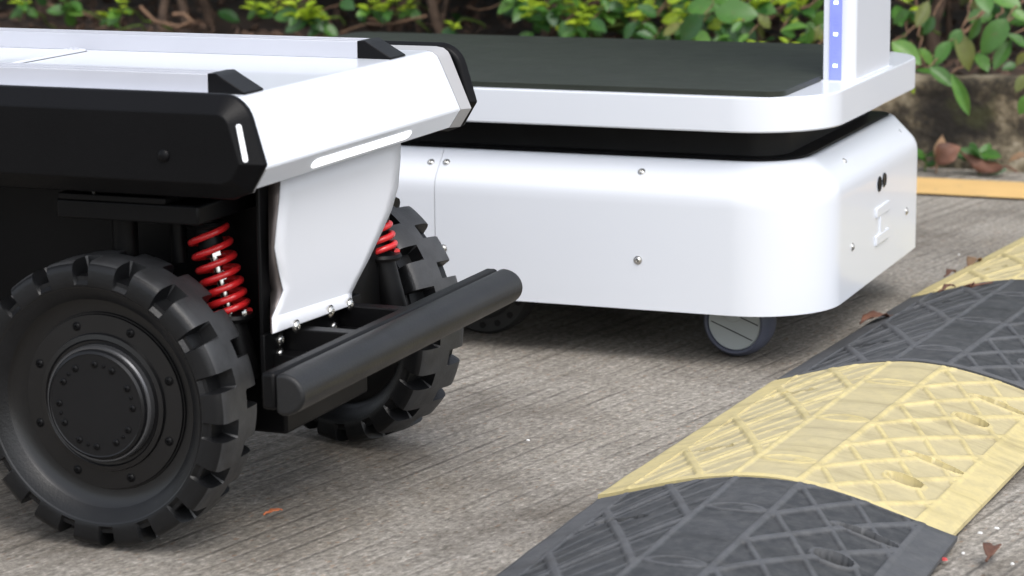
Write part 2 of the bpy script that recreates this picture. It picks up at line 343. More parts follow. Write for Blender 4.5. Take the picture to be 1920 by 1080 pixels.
# painted kerb line, slightly irregular edges
bm = bmesh.new(); a = []; b = []
for i in range(160):
    x = -6 + i * .06
    a.append(bm.verts.new((x, 3.984 + .004 * noise.noise((x * 6, 0, 0)), .004))); b.append(bm.verts.new((x, 4.155 + .004 * noise.noise((x * 6, 5, 0)), .004)))
for i in range(159): bm.faces.new((a[i], a[i + 1], b[i + 1], b[i]))
struct(part('yellow_line', bm, 'road_yellow', None))
# planting bed behind the wall
def bed_z(x, y):
    return .150 + .02 * noise.noise((x * 1.3, y * 1.3, 0)) + .02 * noise.noise((x * 5, y * 5, 3)) + .008 * noise.noise((x * 17, y * 17, 9)) + max(0, y - 4.8) * .07
bm = bmesh.new(); nx, ny = 200, 80; V = []
for j in range(ny + 1):
    y = 4.385 + 5 * (j / ny) ** 1.6
    V.append([bm.verts.new((-6.0 + 8.5 * i / nx, y, bed_z(-6.0 + 8.5 * i / nx, y))) for i in range(nx + 1)])
for j in range(ny):
    for i in range(nx): bm.faces.new((V[j][i], V[j][i + 1], V[j + 1][i + 1], V[j + 1][i]))
struct(part('planting_bed', bm, 'soil', None, smooth=80))
# low retaining wall
bm = bmesh.new(); prof = [(4.285, -.02)] + [(4.285 + .012 * t, .15 * t) for t in [i / 12 for i in range(13)]] + [(4.303, .160), (4.314, .165), (4.34, .167), (4.37, .166), (4.40, .163), (4.412, .15), (4.415, -.02)]
rings = []
for i in range(341):
    x = -6 + i * .025; ring = []
    for y, z in prof:
        q = Vector((x, y, z)); d = .016 * noise.noise(q * 4) + .008 * noise.noise(q * 13) + .004 * noise.noise(q * 37)
        ring.append((x, y - (d if y < 4.36 else 0), z + (.6 * d if z > .12 else 0)))
    rings.append(ring)
o = part('retaining_wall', loft(rings, bm), 'mossy_concrete', None, smooth=60)
tag(o, 'low mossy concrete retaining wall holding back the planting bed', 'wall')

# ------------------------------------------------------------------ speed hump modules
HW, HL = .340, .497
def hump_profile(u):
    s = max(0, math.sin(math.pi * min(max(u / HW, 0), 1)))
    return .005 + .036 * s ** 1.15
def sstep(a, b, x):
    t = min(max((x - a) / (b - a), 0), 1); return t * t * (3 - 2 * t)
def relief(u, v):
    """0 = cell floor, 1 = rib; below 0 = hole"""
    W = HW; e = min(v, HL - v)
    def line(d, hw): return 1 - sstep(hw * .55, hw, abs(d))
    if u < .026: return .70
    if u > W - .028: return .62
    rib = max(line(u - .029, .0035), line(u - (W - .031), .0035))
    if e < .006: return max(rib, .7)
    def lat(ang, p, hw, ph=0):
        d = (u * math.sin(R_(ang)) - v * math.cos(R_(ang)) + ph) % p - p / 2
        return line(d, hw)
    c = u - W / 2 + .004
    for k in (-.030, .032): rib = max(rib, line(c - k, .0042))
    if -.030 < c < .032:                              # crown band: plain, with long oval bosses
        for vv in (.065, .230, .395):
            q = ((c - .001) / .028) ** 2 + ((v - vv) / .013) ** 2
            rib = max(rib, .8 * line((math.sqrt(q) - .86) * .013, .0022))
            rib = max(rib, .7 * (1 - sstep(.5, 1, ((c - .014) / .010) ** 2 + ((v - vv) / .006) ** 2)))
        return max(rib, .22)
    if c > 0:                                         # slope towards the open road: diamond lattice
        rib = max(rib, lat(60, .0425, .0044), .85 * lat(-60, .0425, .0036, .012))
        for vv in (.165, .412):
            q = ((u - (W - .060)) / .027) ** 2 + ((v - vv) / .0075) ** 2            # long slot
            if q < 1: return -4.5 * (1 - q) ** .3
            if q < 1.6: rib = max(rib, .9)
        for vv in (.088, .330):
            q = ((u - (W - .068)) / .017) ** 2 + ((v - vv) / .0125) ** 2            # bolt hole
            if q < 1: return -7.0 * (1 - q) ** .3
            if q < 1.6: rib = max(rib, 1)
    else:                                             # slope towards the robots: wide lattice with fine bars
        rib = max(rib, lat(-64, .062, .0050), .55 * lat(62, .0240, .0030), .9 * lat(62, .096, .0042))
        for vv in (.130, .380):
            q = ((u - .066) / .025) ** 2 + ((v - vv) / .0060) ** 2
            if q < 1: return -4.0 * (1 - q) ** .3
    return rib
def hump_mesh(seed):
    NU, NV = 220, 320; bm = bmesh.new(); lay = bm.verts.layers.float.new('relief'); G = []
    for j in range(NV + 1):
        row = []; v = HL * j / NV
        for i in range(NU + 1):
            u = HW * i / NU; r = relief(u, v)
            ed = min(u, HW - u, v, HL - v)
            z = hump_profile(u) + .0025 * r - .002 * (1 - sstep(0, .006, ed)) + .0008 * noise.noise((u * 20, v * 20, seed))
            wv = .0004 * noise.noise((u * 9, v * 9, seed + 4))
            vt = bm.verts.new((u - HW / 2 + wv, v + wv, max(z, .0012))); vt[lay] = min(max(r, 0), 1); row.append(vt)
        G.append(row)
    for j in range(NV):
        for i in range(NU): bm.faces.new((G[j][i], G[j][i + 1], G[j + 1][i + 1], G[j + 1][i]))
    # skirt to the road
    ring = G[0] + [r[-1] for r in G[1:]] + G[-1][-2::-1] + [r[0] for r in G[-2:0:-1]]
    low = []
    for q in ring:
        n = bm.verts.new((q.co.x, q.co.y, .0005)); n[lay] = .5; low.append(n)
    for i in range(len(ring)):
        k = (i + 1) % len(ring); bm.faces.new((ring[i], low[i], low[k], ring[k]))
    return mesh(bm, 60)
mods = [('hump_black', -.766, 1.585, 0.6, 'black rubber speed hump module beside the red scrap, touching one yellow module', 1),
        ('hump_yellow', -.766, 2.087, 3.2, 'yellow rubber speed hump module lying between two black modules', 2),
        ('hump_black', -.736, 2.592, 4.4, 'black rubber speed hump module between two yellow modules, dead leaf at its edge', 3),
        ('hump_yellow', -.699, 3.093, 6.8, 'yellow rubber speed hump module with a dark twig lying on it', 4)]
HM = {}
for mat, lx, ly, ang, lab, sd in mods:
    a = R_(ang)
    if mat not in HM: HM[mat] = hump_mesh(sd)
    o = link('speed_hump_module', HM[mat], mat, None, (lx + HW / 2 * math.cos(a), ly - HW / 2 * math.sin(a) * 0 , .0045))
    o.rotation_euler.z = -a; tag(o, lab, 'speed hump', 'modules of the speed hump')

# ------------------------------------------------------------------ robot with big tyres
RY = 2.015                                   # its centre line
rob = thing('all_terrain_robot', 'white and black all-terrain robot with lugged tyres and red springs', 'robot', (-1.33, RY, 0))
XC = -1.330                                  # middle of its length
def mx(x): return 2 * XC - x                 # mirror front-rear
# top cover with folded nose
nose = [(-.990, .4110), (-.984, .4097), (-.979, .4062), (-.9765, .402), (-.9545, .3535), (-.967, .3345)]
prof = [(mx(x), z) for x, z in nose[::-1]] + nose
wn(part('top_cover', prism(prof, 1.800, 2.221), 'white_paint', rob, smooth=30, bevel=.0015))
# (end trims follow the panels)
# side panels: bevelled shells
def fillet(poly, radii, n=7):
    out = []; N_ = len(poly)
    for i in range(N_):
        p = Vector(poly[i]); a = (Vector(poly[i - 1]) - p); b = (Vector(poly[(i + 1) % N_]) - p); r = radii[i]
        if r <= 0: out.append(p); continue
        a.normalize(); b.normalize(); half = a.angle(b) / 2; t = r / math.tan(half)
        c = p + (a + b).normalized() * (r / math.sin(half)); s0 = p + a * t - c; s1 = p + b * t - c
        for k in range(n + 1):
            q = s0.lerp(s1, k / n); out.append(c + q.normalized() * r)
    return out
def panel_outline(ins):
    """side view of the panel, every edge moved inwards by ins"""
    p = [(-.9660, .4165), (-.9488, .3578), (-.9635, .3335), (-.9800, .3270)]
    pts = [Vector((mx(a[0]), a[1])) for a in p[::-1]] + [Vector(a) for a in p]
    N_ = len(pts); off = []
    for i in range(N_):
        d1 = (pts[i] - pts[i - 1]).normalized(); d2 = (pts[(i + 1) % N_] - pts[i]).normalized()
        n1 = Vector((d1.y, -d1.x)); n2 = Vector((d2.y, -d2.x)); m = (n1 + n2).normalized(); off.append(pts[i] + m * (ins / m.dot(n1)))
    rad = [.0, .002, .002, .028, .028, .002, .002, .0]
    return fillet(off, [max(0.0008, r - ins) if r > .01 else max(0, r) for r in rad])
for s in (-1, 1):
    y_in = RY - .217 if s < 0 else RY + .2325; y_out = y_in - .019 if s < 0 else y_in + .019
    rings = []
    for ins, t in ((.004, -.006 / .019), (0, 0), (0, .18), (.0145, .95), (.0165, 1.0)):
        rings.append([(p.x, y_in + (y_out - y_in) * t, p.y) for p in panel_outline(ins)])
    pn = wn(part('side_panel', loft(rings), 'black_plastic', rob, smooth=40, bevel=.0022, seg=3))
    if s < 0:
        # lens let into the bevel at the nose
        a, b = U(447.5, 238, 1, 1.7835), U(459.5, 300, 1, 1.7835)
        d = (b - a).normalized(); n = Vector((.62, -.78, .12)).normalized(); sd = d.cross(n).normalized(); n = sd.cross(d)
        ring0 = []; 
        for k in range(20):
            t = 2 * math.pi * k / 20; e = (a if math.sin(t) < 0 else b)
            ring0.append(e + .0024 * (math.cos(t) * sd + math.sin(t) * d))
        part('marker_lens', loft([[p - n * .004 for p in ring0], [p + n * .0012 for p in ring0], [p * 1 + n * .0018 - (p - (a + b) / 2) * .03 for p in ring0]]), 'white_lens', pn)
        c = U(307, 292, 1, y_out)
        part('cap_button', dome(tuple(c), .0058, .0035, 'Y', -1), 'black_plastic', pn)
        part('cap_button', dome((mx(c.x), c.y, c.z), .0058, .0035, 'Y', -1), 'black_plastic', pn)
for ya, yb in ((2.2212, 2.2385), (1.7995, 1.7985)):
    r0 = [(x, ya, z) for x, z in prof]
    r1 = [(x + (.004 if x > XC else -.004) * (1 if z < .41 else .6), yb, z + (.0025 if z > .37 else -.001)) for x, z in prof]
    part('end_trim', loft([r0, r1]), 'grey_trim', rob, smooth=30)
# light bar under the nose (on the slanted fold)
def chin(t, y, off=0):                        # t = 0 at the tip, 1 at the back edge of the fold
    x = -.9545 + (-.967 + .9545) * t; z = .3535 + (.3345 - .3535) * t
    n = Vector((.838, 0, -.546)); return Vector((x, y, z)) + n * off
def chin_bar(name, y0, y1, t0, t1, mat):
    ring = []
    for k in range(9): a = math.pi / 2 + math.pi * k / 8; ring.append((y0 + .008 + .008 * math.cos(a), (t0 + t1) / 2 + (t1 - t0) / 2 * math.sin(a)))
    for k in range(9): a = -math.pi / 2 + math.pi * k / 8; ring.append((y1 - .008 + .008 * math.cos(a), (t0 + t1) / 2 + (t1 - t0) / 2 * math.sin(a)))
    return part(name, loft([[chin(t, y, -.002) for y, t in ring], [chin(t, y, .0008) for y, t in ring]]), mat, rob)
chin_bar('light_bar', 1.905, 2.115, .36, .80, 'lit_bar')
# rails on the cover
for y0 in (1.835, 2.131):
    w_ = .034; z0, z1 = .4110, .4275; x1 = -1.0235; x0 = mx(x1)
    yz = [(0, z0), (0, z1), (.0055, z1), (.0055, z1 - .008), (.0135, z1 - .008), (.0135, z1), (.0205, z1), (.0205, z1 - .008), (.0285, z1 - .008), (.0285, z1), (w_, z1), (w_, z0)]
    rl = part('roof_rail', loft([[(x0, y0 + a, b) for a, b in yz], [(x1, y0 + a, b) for a, b in yz]]), 'aluminium', rob, bevel=.0006)
    for X, sg in ((x1, 1), (x0, -1)):
        pr = [(X, z0), (X, z1 + .0005), (X + sg * .008, z1 + .0008), (X + sg * .013, z1 - .0022), (X + sg * .0355, z0 + .0016), (X + sg * .0355, z0)]
        part('end_cap', prism(pr, y0 - .0005, y0 + w_ + .0005), 'black_plastic', rl, bevel=.0009)
# hatch lid between the rails
hx = -1.318
part('hatch_gap_strip', loft([rrect(mx(hx) - .0012, hx + .0012, 1.8768, 2.1232, .009, .4109, 5), rrect(mx(hx) - .0012, hx + .0012, 1.8768, 2.1232, .009, .4114, 5)]), 'hub_grey', rob)  # dark plate standing in for the shaded gap round the lid
part('hatch_lid', loft([rrect(mx(hx), hx, 1.878, 2.122, .008, .4108, 5), rrect(mx(hx), hx, 1.878, 2.122, .008, .4128, 5), rrect(mx(hx) + .001, hx - .001, 1.879, 2.121, .007, .4134, 5)]), 'white_paint', rob, smooth=20, bevel=.0004)
for X in (hx - .009, mx(hx) + .009):
    for Y in (1.888, 2.112): screw(rob, (X, Y, .4135), .0026, 'Z', 1, 'aluminium')
# front apron: creased sheet, narrower towards the foot
rows = [((528, 338), (752, 258), -.9875), ((526, 370), (751, 300), -.9875), ((521, 420), (747, 350), -.9876), ((517, 465), (735, 393), -.9878), ((524, 505), (714, 440), -.9880), ((533, 545), (690, 490), -.9882), ((521, 575), (672, 524), -.9885), ((511, 595), (660, 548), -.9888), ((512, 625), (660, 571), -.9800)]
bm = bmesh.new(); lay = []
for l, r, x in rows:
    L_, R2 = U(*l, 0, x), U(*r, 0, x); row = []
    for k in range(13):
        t = k / 12; p = L_.lerp(R2, t); row.append(p)
    lay.append(row)
Vv = [[bm.verts.new(p) for p in row] for row in lay]
for a, b in zip(Vv, Vv[1:]):
    for i in range(12): bm.faces.new((a[i], a[i + 1], b[i + 1], b[i]))
ap = part('front_apron', bm, 'white_matte', rob, smooth=28); ap.modifiers.new('thick', 'SOLIDIFY').thickness = .0015
bm = bmesh.new(); q0 = []; q1 = []
for row, back in zip(lay, (.0140, .0130, .0100, .0075, .0110, .0150, .0080, .0030, .0030)):
    p = row[0]; q0.append(bm.verts.new((p.x - .0004, p.y + .0004, p.z))); q1.append(bm.verts.new(p + Vector((-back, .0012, 0))))
for i in range(len(q0) - 1): bm.faces.new((q0[i], q0[i + 1], q1[i + 1], q1[i]))
fl = part('side_flange', bm, 'flange_metal', ap, smooth=20); fl.modifiers.new('thick', 'SOLIDIFY').thickness = .001
# chassis tub
part('chassis', box(mx(-1.006), -1.006, 1.928, 2.102, .088, .3345), 'black_metal', rob, bevel=.003)
part('chassis_plate', box(-1.0055, -1.0015, 1.880, 2.150, .138, .3335), 'black_metal', rob, bevel=.001)
part('under_tray', box(mx(-1.0), -1.0, 1.803, 2.232, .3275, .3342), 'black_deep', rob)
# bumper
bp_ = part('bumper_beam', box(-.9265, -.9135, 1.732, 2.2135, .1650, .1965), 'black_metal', rob, bevel=.003)
ring = []
D = [(-.9128, .1955)] + [(-.9075 + .0205 * math.cos(t), .1790 + .0178 * math.sin(t)) for t in [R_(88 - 176 * k / 14) for k in range(15)]] + [(-.9128, .1630)]
part('rubber_strip', prism(D, 1.731, 2.215), 'bumper_rubber', bp_, smooth=40, bevel=.003, seg=3)
for Y, X0 in ((U(535, 628, 0, -.9965).y, -1.0), (U(634, 585, 0, -.9965).y, -1.0)):
    arm = part('bumper_arm', box(X0, -.926, Y, Y + .017, .158, .1915), 'black_metal', rob, bevel=.0012)
    part('gusset', prism([(X0, .150), (X0, .172), (-.955, .172), (-.962, .160)], Y - .024, Y - .0005), 'black_metal', arm, bevel=.0008)
part('bumper_flange', box(-1.0012, -.9965, 1.872, 2.070, .135, .1935), 'black_metal', rob, bevel=.001)
for px, py, X in ((526, 637, -.9963), (526, 664, -.9963), (556, 612, -.981), (620, 584, -.981), (626, 612, -.9963), (656, 571, -.981)):
    p = U(px, py, 0, X); screw(rob, (X, p.y, p.z), .0049, 'X', 1, name='bolt')
p = U(470, 588, 0, -.9955); screw(rob, (-1.0012, p.y, p.z), .0025, 'X', 1, name='bolt')

# wheels
WR, WW = .131, .068
def tyre_mesh():
    half = [(-.0245, .0950), (-.0290, .1000), (-.0325, .1060), (-.0338, .1095), (-.0340, .1130), (-.0338, .1215), (-.0330, .1245), (-.0305, .1282), (-.0265, .1300), (-.0200, .1307), (-.0125, .1309), (-.0095, .1310), (-.0075, .1310)]
    prof = half + [(0, .1311)] + [(-y, r) for y, r in half[::-1]]
    ths = []
    for k in range(18):
        for d, m0, m1 in ((-10, 0, 1), (-7.0, 0, 1), (-6.2, 0, 0), (-5, 0, 0), (-3.8, 0, 0), (-3.0, 1, 0), (0, 1, 0), (3.0, 1, 0), (3.8, 0, 0), (5, 0, 0), (6.2, 0, 0), (7.0, 0, 1)):
            ths.append((R_(k * 20 + d + 13.5), m0, m1))
    rings = []
    for th, m0, m1 in ths:
        ring = []
        for y, r in prof:
            msk = (m0 if y < 0 else m1); cut = 0
            if msk and abs(y) > .0090 and r > .1115: cut = 1
            sk = .10 * max(0, abs(y) - .009) * (1 if y < 0 else -1) * 0
            rr = min(r, .1165) if cut else r; yy = y * (.90 if cut and abs(y) > .03 else 1)
            if r > .125: rr += .0004 * noise.noise((th * 3, y * 40, 0))
            ring.append((rr * math.cos(th + sk), yy, rr * math.sin(th + sk)))
        rings.append(ring)
    bm = bmesh.new(); Rr = [[bm.verts.new(p) for p in r] for r in rings]; n = len(Rr[0])
    for i in range(len(Rr)):
        a, b = Rr[i], Rr[(i + 1) % len(Rr)]
        for k in range(n - 1): bm.faces.new((a[k], b[k], b[k + 1], a[k + 1]))
    return mesh(bm, 38)
TY = tyre_mesh(); TY.materials.append(MATS['rubber']); TY.materials.append(MATS['rubber_tread'])
for f in TY.polygons:
    c = f.center
    if math.hypot(c.x, c.z) > .1268 and abs(f.normal.y) < .75: f.material_index = 1
RIM = mesh(lathe([(-.0240, .0948), (-.0325, .1062), (-.0335, .1078), (-.0318, .1085), (-.0290, .1060), (-.0190, .1010), (-.0145, .0945), (-.0125, .0870), (-.0120, .0815), (-.0138, .0808), (-.0138, .0800), (-.0158, .0792), (-.0165, .0632), (-.0195, .0622), (-.0202, .0580), (-.0190, .0565), (-.0185, .0515), (.012, .040), (.020, .050), (.022, .080), (.018, .0900), (.028, .1000), (.0325, .1060), (.024, .0948)], 96, cap=False), 30)
HUB = mesh(lathe([(-.010, .0510), (-.0262, .0502), (-.0290, .0490), (-.0306, .0468), (-.0300, .0458), (-.0302, .0001)], 72), 30)
RING = mesh(lathe([(-.0150, .0508), (-.0150, .0535), (-.0245, .0530), (-.0262, .0518), (-.0262, .0504)], 72, cap=False), 30)
def make_wheel(c, rz):
    wh = link('wheel', RIM, 'rim_black', rob, c); wh.rotation_euler.z = rz
    def sub(name, me, mat, loc=(0, 0, 0)):
        o = link(name, me, mat); o.parent = wh; o.location = loc; return o
    sub('tyre', TY, 'rubber'); sub('hub_cap', HUB, 'hub_grey'); sub('hub_ring', RING, 'ring_metal')
    for k in range(8):
        a = R_(45 * k + 20); sub('bolt', screw_mesh(.0034, 'Y', -1), 'black_metal', (.0715 * math.cos(a), -.0160, .0715 * math.sin(a)))
    for k in range(6):
        for d, r in ((-14, .0026), (0, .0014), (14, .0026)):
            a = R_(60 * k + 15 + d); sub('cap_screw', screw_mesh(r, 'Y', -1), 'black_metal', (.0375 * math.cos(a), -.0302, .0375 * math.sin(a)))
    return wh
make_wheel((-1.133, 1.839, WR + .002), 0)
make_wheel((-1.090, 2.240, WR + .002), math.pi - R_(18))
make_wheel((mx(-1.133), 1.839, WR + .002), 0)
make_wheel((mx(-1.133), 2.191, WR + .002), math.pi)
# suspension legs
def strut(top, bot, near):
    top, bot = Vector(top), Vector(bot); ax = (bot - top); ln = ax.length; ax.normalize()
    s = ax.cross(Vector((0, 1, 0))).normalized(); q = s.cross(ax)
    n = 7; pts = []
    for i in range(n * 24 + 1):
        t = i / (n * 24); d = ln * (1.25 * t - .25 * t * t); a = -2 * math.pi * n * t + .6
        pts.append(top + ax * d + .0172 * (math.cos(a) * s + math.sin(a) * q))
    sp = part('coil_spring', tube(pts, .0031, 10), 'spring_red', rob, at=top, smooth=60)
    part('damper_body', tube([top - ax * .018, top + ax * .016], .0115, 20), 'black_metal', sp)
    part('damper_rod', tube([top + ax * .01, bot + ax * .004], .0045, 14), 'steel', sp)
    part('rod_nut', tube([top + ax * .018, top + ax * .024], .0078, 6), 'steel', sp)
    part('rod_nut', tube([top + ax * .038, top + ax * .046], .0066, 6), 'steel', sp)
    part('spring_seat', lathe([(-.003, .020), (0, .0215), (.003, .020)], 28, None, 'Z', tuple(bot)), 'black_metal', sp)
    part('spring_seat', lathe([(-.003, .017), (0, .0185), (.003, .017)], 28, None, 'Z', tuple(top - ax * .006)), 'black_metal', sp)
    part('lower_leg', tube([bot + ax * .002, bot + ax * .060], .0135, 20), 'black_metal', sp)
ny_ = 1.896
t0, b0 = U(389, 432, 1, ny_), U(433, 592, 1, ny_)
strut(t0, b0, True)
fy = 2.135; b1 = U(713, 480, 1, fy); t1 = b1 + Vector((-.020, .0, .075)); strut(t1, b1, False)
for y, d in ((ny_, t0), (2.12, t0)):
    tt = Vector((mx(t0.x), y, t0.z)); bb = Vector((mx(b0.x), y, b0.z)); strut(tt, bb, False)
def steer(c, sgn):
    a, b = U(105, 372, 1, 1.815), U(372, 424, 1, 1.815)
    x0, x1 = (a.x, b.x) if c[0] == 'f' else (mx(b.x), mx(a.x))
    y0, y1 = (1.815, 1.927) if sgn < 0 else (2.103, 2.215)
    br = part('steering_bracket', box(x0, x1, y0, y1, b.z, a.z), 'black_metal', rob, bevel=.002)
    xm = -1.133 if c[0] == 'f' else mx(-1.133); ym = (y0 + y1) / 2
    part('bracket_plate', box(x0 + .004, x1 - .03, y0 - .003, y1, a.z + .0005, a.z + .006), 'black_metal', br, bevel=.001)
    part('steering_column', tube([(xm, ym, b.z + .001), (xm, ym, .235)], .0115, 20), 'black_metal', br)
    part('knuckle_arm', box(xm - .012, xm + .012, min(ym, RY + sgn * .15), max(ym, RY + sgn * .13), .118, .146), 'black_metal', br, bevel=.003)
for fr in 'fr':
    for sg in (-1, 1): steer(fr, sg)
p = U(176, 362, 1, 1.826); part('pin', tube([p - Vector((0, 0, .004)), p + Vector((0, 0, .006))], .0023, 12), 'steel', rob)
p = U(335, 445, 1, 1.895); part('reservoir', tube([p + Vector((0, 0, .02)), p - Vector((0, 0, .022))], .0075, 20), 'black_metal', rob)
# hub of the steered far wheel, seen past the apron
p = U(700, 580, 1, 2.18)
part('axle_end', lathe([(-.012, .0165), (-.014, .0155), (-.014, .0001)], 32, None, 'Y', (p.x, p.y, p.z)), 'black_metal', rob)
part('cable', tube([U(664, 535, 1, 2.12), U(672, 552, 1, 2.13), U(678, 575, 1, 2.135), U(680, 600, 1, 2.14)], .0022, 8), 'black_plastic', rob)

# ------------------------------------------------------------------ platform robot (flat deck)
AX0, AX1, AY0, AY1 = -1.560, -.705, 2.660, 3.215
agv = thing('platform_robot', 'white platform robot with a black deck mat, lit column and small casters', 'robot', ((AX0 + AX1) / 2, (AY0 + AY1) / 2, 0))
RC = .105
def shell_ring(ins, z, n=14, rf=.062): return rrect(AX0 + ins, AX1 - ins, AY0 + ins, AY1 - ins, max(.02, RC - ins), z, n, max(.018, rf - ins))
def deck_ring(ins, z): return shell_ring(ins, z, 14, .088)
prof = [(.004, .0700), (.0015, .0665), (0, .0660), (0, .1), (0, .15), (0, .190), (.0004, .1985), (.0016, .2045), (.0038, .2095), (.0065, .2135), (.030, .2385), (.0325, .2405), (.0352, .2413), (.040, .2413)]
bm = loft([shell_ring(i, z) for i, z in prof], None, False, False)
seam = U(815, 400, 1, AY0).x
def clip(bm, x, keep_front):
    g = list(bm.verts) + list(bm.edges) + list(bm.faces)
    bmesh.ops.bisect_plane(bm, geom=g, plane_co=(x, 0, 0), plane_no=(1, 0, 0), clear_outer=not keep_front, clear_inner=keep_front)
    return bm
b2 = bm.copy()
for nm, q, xs, kf in (('front_shell', bm, seam + .0005, True), ('rear_shell', b2, seam - .0005, False)):
    sh = part(nm, clip(q, xs, kf), 'white_paint', agv, smooth=25)
    md = sh.modifiers.new('thick', 'SOLIDIFY'); md.thickness = .0025; md.offset = -1; wn(sh)
part('seam_backing', box(seam - .03, seam + .03, AY0 + .0032, AY0 + .006, .07, .19), 'black_deep', agv)
part('lid', loft([shell_ring(.0385, .236), shell_ring(.0385, .2432), shell_ring(.0395, .2440)]), 'black_metal', agv, smooth=30)
part('neck', loft([shell_ring(.062, .2442), shell_ring(.062, .2788)]), 'black_deep', agv, smooth=30)
part('floor_pan', loft([shell_ring(.006, .072), shell_ring(.006, .080)]), 'black_deep', agv, smooth=30)
dk = part('deck', loft([deck_ring(.004, .2790), deck_ring(.0015, .2792), deck_ring(0, .2810), deck_ring(0, .3175), deck_ring(.0008, .3193), deck_ring(.0026, .3200)]), 'white_paint', agv, smooth=30); wn(dk)
part('deck_mat', loft([rrect(AX0 + .02, -.7525, AY0 + .010, AY1 - .004, .022, .3202, 5), rrect(AX0 + .02, -.7525, AY0 + .010, AY1 - .004, .022, .3262, 5), rrect(AX0 + .021, -.7535, AY0 + .011, AY1 - .005, .021, .3268, 5)]), 'deck_mat', agv, smooth=30)
# column with light strip
cx0, cx1, cy0, cy1 = -.7515, -.7135, 2.846, 3.040
def colring(z, e=0):
    pts = [(cx0 - e, cy0 - e, z)]
    for ccx, ccy, a0 in ((cx1 - .014, cy0 + .014, -90), (cx1 - .014, cy1 - .014, 0)):
        for k in range(9): t = R_(a0 + 90 * k / 8); pts.append((ccx + (.014 + e) * math.cos(t), ccy + (.014 + e) * math.sin(t), z))
    return pts + [(cx0 - e, cy1 + e, z)]
cl = wn(part('column', loft([colring(.3202), colring(1.05)]), 'white_paint', agv, smooth=35, bevel=.001))
part('column_foot', loft([colring(.3201, .0035), colring(.3214, .0035)]), 'white_paint', cl)
ls = part('light_strip', box(cx0 + .0085, cx0 + .0228, cy0 - .0022, cy0 + .001, .3206, 1.04), 'led_strip', cl, bevel=.0005)
for k in range(19):
    p = U(1568, 123, 1, cy0); z = p.z + k * .0375
    part('diode', box(cx0 + .0130, cx0 + .0182, cy0 - .0030, cy0 - .0021, z - .0020, z + .0020), 'led_dot', ls, bevel=.0004)
    for q in (.0115, .0155, .0195): part('solder_pad', box(cx0 + .0115, cx0 + .0195, cy0 - .0026, cy0 - .00215, z + q, z + q + .0010), 'led_strip', ls)
# fixings
for px, py in ((808, 304), (837, 304), (1203, 322)):
    y = AY0 + .018; p = U(px, py, 1, y)
    o = screw(agv, (p.x, y, p.z), .0036, 'Y', -1); o.rotation_euler.x = R_(-44)
for px, py in ((1196, 488), (831, 466)):
    p = U(px, py, 1, AY0); screw(agv, (p.x, AY0 - .0002, p.z), .0040, 'Y', -1)
for px, py in ((1583, 302), (1686, 247)):
    x = AX1 - .018; p = U(px, py, 0, x)
    o = screw(agv, (x, p.y, p.z), .0036, 'X', 1); o.rotation_euler.y = R_(-44)
for px, py in ((1598, 463), (1699, 396)):
    p = U(px, py, 0, AX1); screw(agv, (AX1 + .0002, p.y, p.z), .0040, 'X', 1)
for px, py, r in ((1648.5, 345, .0095), (1657.5, 337, .0090)):
    p = U(px, py, 0, AX1); part('sensor_eye', lathe([(-.002, r), (.0012, r), (.0018, r * .85), (.0010, r * .8), (.0006, .0001)], 28, None, 'X', (AX1, p.y, p.z)), 'black_metal' if px < 1650 else 'hub_grey', agv)
def front_plate(p0, p1, dx, bm=None):
    a, b = U(*p0, 0, AX1), U(*p1, 0, AX1)
    return box(AX1 - .002, AX1 + dx, min(a.y, b.y), max(a.y, b.y), min(a.z, b.z), max(a.z, b.z), bm)
hc = U(1653, 418, 0, AX1)
hd = part('socket_cover', box(AX1 - .001, AX1 + .0018, hc.y - .012, hc.y + .012, hc.z - .012, hc.z + .012), 'white_paint', agv, bevel=.0009, seg=3)
for s in (-1, 1): part('cover_bar', box(AX1 - .001, AX1 + .0025, hc.y - .034, hc.y + .034, hc.z + s * .0175 - .0062, hc.z + s * .0175 + .0062), 'white_paint', hd, bevel=.0012, seg=3)
# casters
def caster(cx, cy, ang):
    c = thing_c = part('caster', lathe([(-.001, .018), (.004, .020), (.010, .020), (.012, .012)], 24, None, 'Z', (cx, cy, .058)), 'wheel_dark', agv, at=(cx, cy, 0))
    rot = Matrix.Rotation(ang, 4, 'Z'); T = Matrix.Translation((cx, cy, 0))
    def sub(name, bm, mat, bevel=0):
        bmesh.ops.transform(bm, matrix=T @ rot, verts=bm.verts); return part(name, bm, mat, c, bevel=bevel)
    R0 = .0425; w0 = .020
    sub('tyre', lathe([(-w0 * .75, .0330), (-w0, .0345), (-w0 * 1.02, .0370), (-w0 * .8, .0405), (-w0 * .4, R0 - .0003), (0, R0), (w0 * .4, R0 - .0003), (w0 * .8, .0405), (w0 * 1.02, .0370), (w0, .0345), (w0 * .75, .0330)], 56, None, 'Y', (0, 0, R0 + .001)), 'caster_tyre')
    sub('hub', lathe([(-.0160, .0338), (-.0178, .0325), (-.0170, .0300), (-.0164, .0001), ], 48, lathe([(.0164, .0001), (.0170, .03), (.0178, .0325), (.0160, .0338)], 48, None, 'Y', (0, 0, R0 + .001)), 'Y', (0, 0, R0 + .001)), 'caster_grey')
    for s in (-1, 1):
        for zz in (-.010, .010):
            q = box(-.0285, .0285, s * .0170 - .0004, s * .0170 + .0004, zz - .0005, zz + .0005); bmesh.ops.rotate(q, verts=q.verts, cent=(0, 0, 0), matrix=Matrix.Rotation(R_(20), 3, 'Y')); bmesh.ops.translate(q, verts=q.verts, vec=(0, 0, R0))
            sub('hub_rib', q, 'black_deep')
        sub('fork', prism([(.014, .064), (.010, .050), (.004, .046), (-.004, .046), (-.010, .050), (-.014, .064)], s * .0235 - .0015, s * .0235 + .0015), 'caster_grey', .001)
CASX = U(1396, 667, 2, 0)
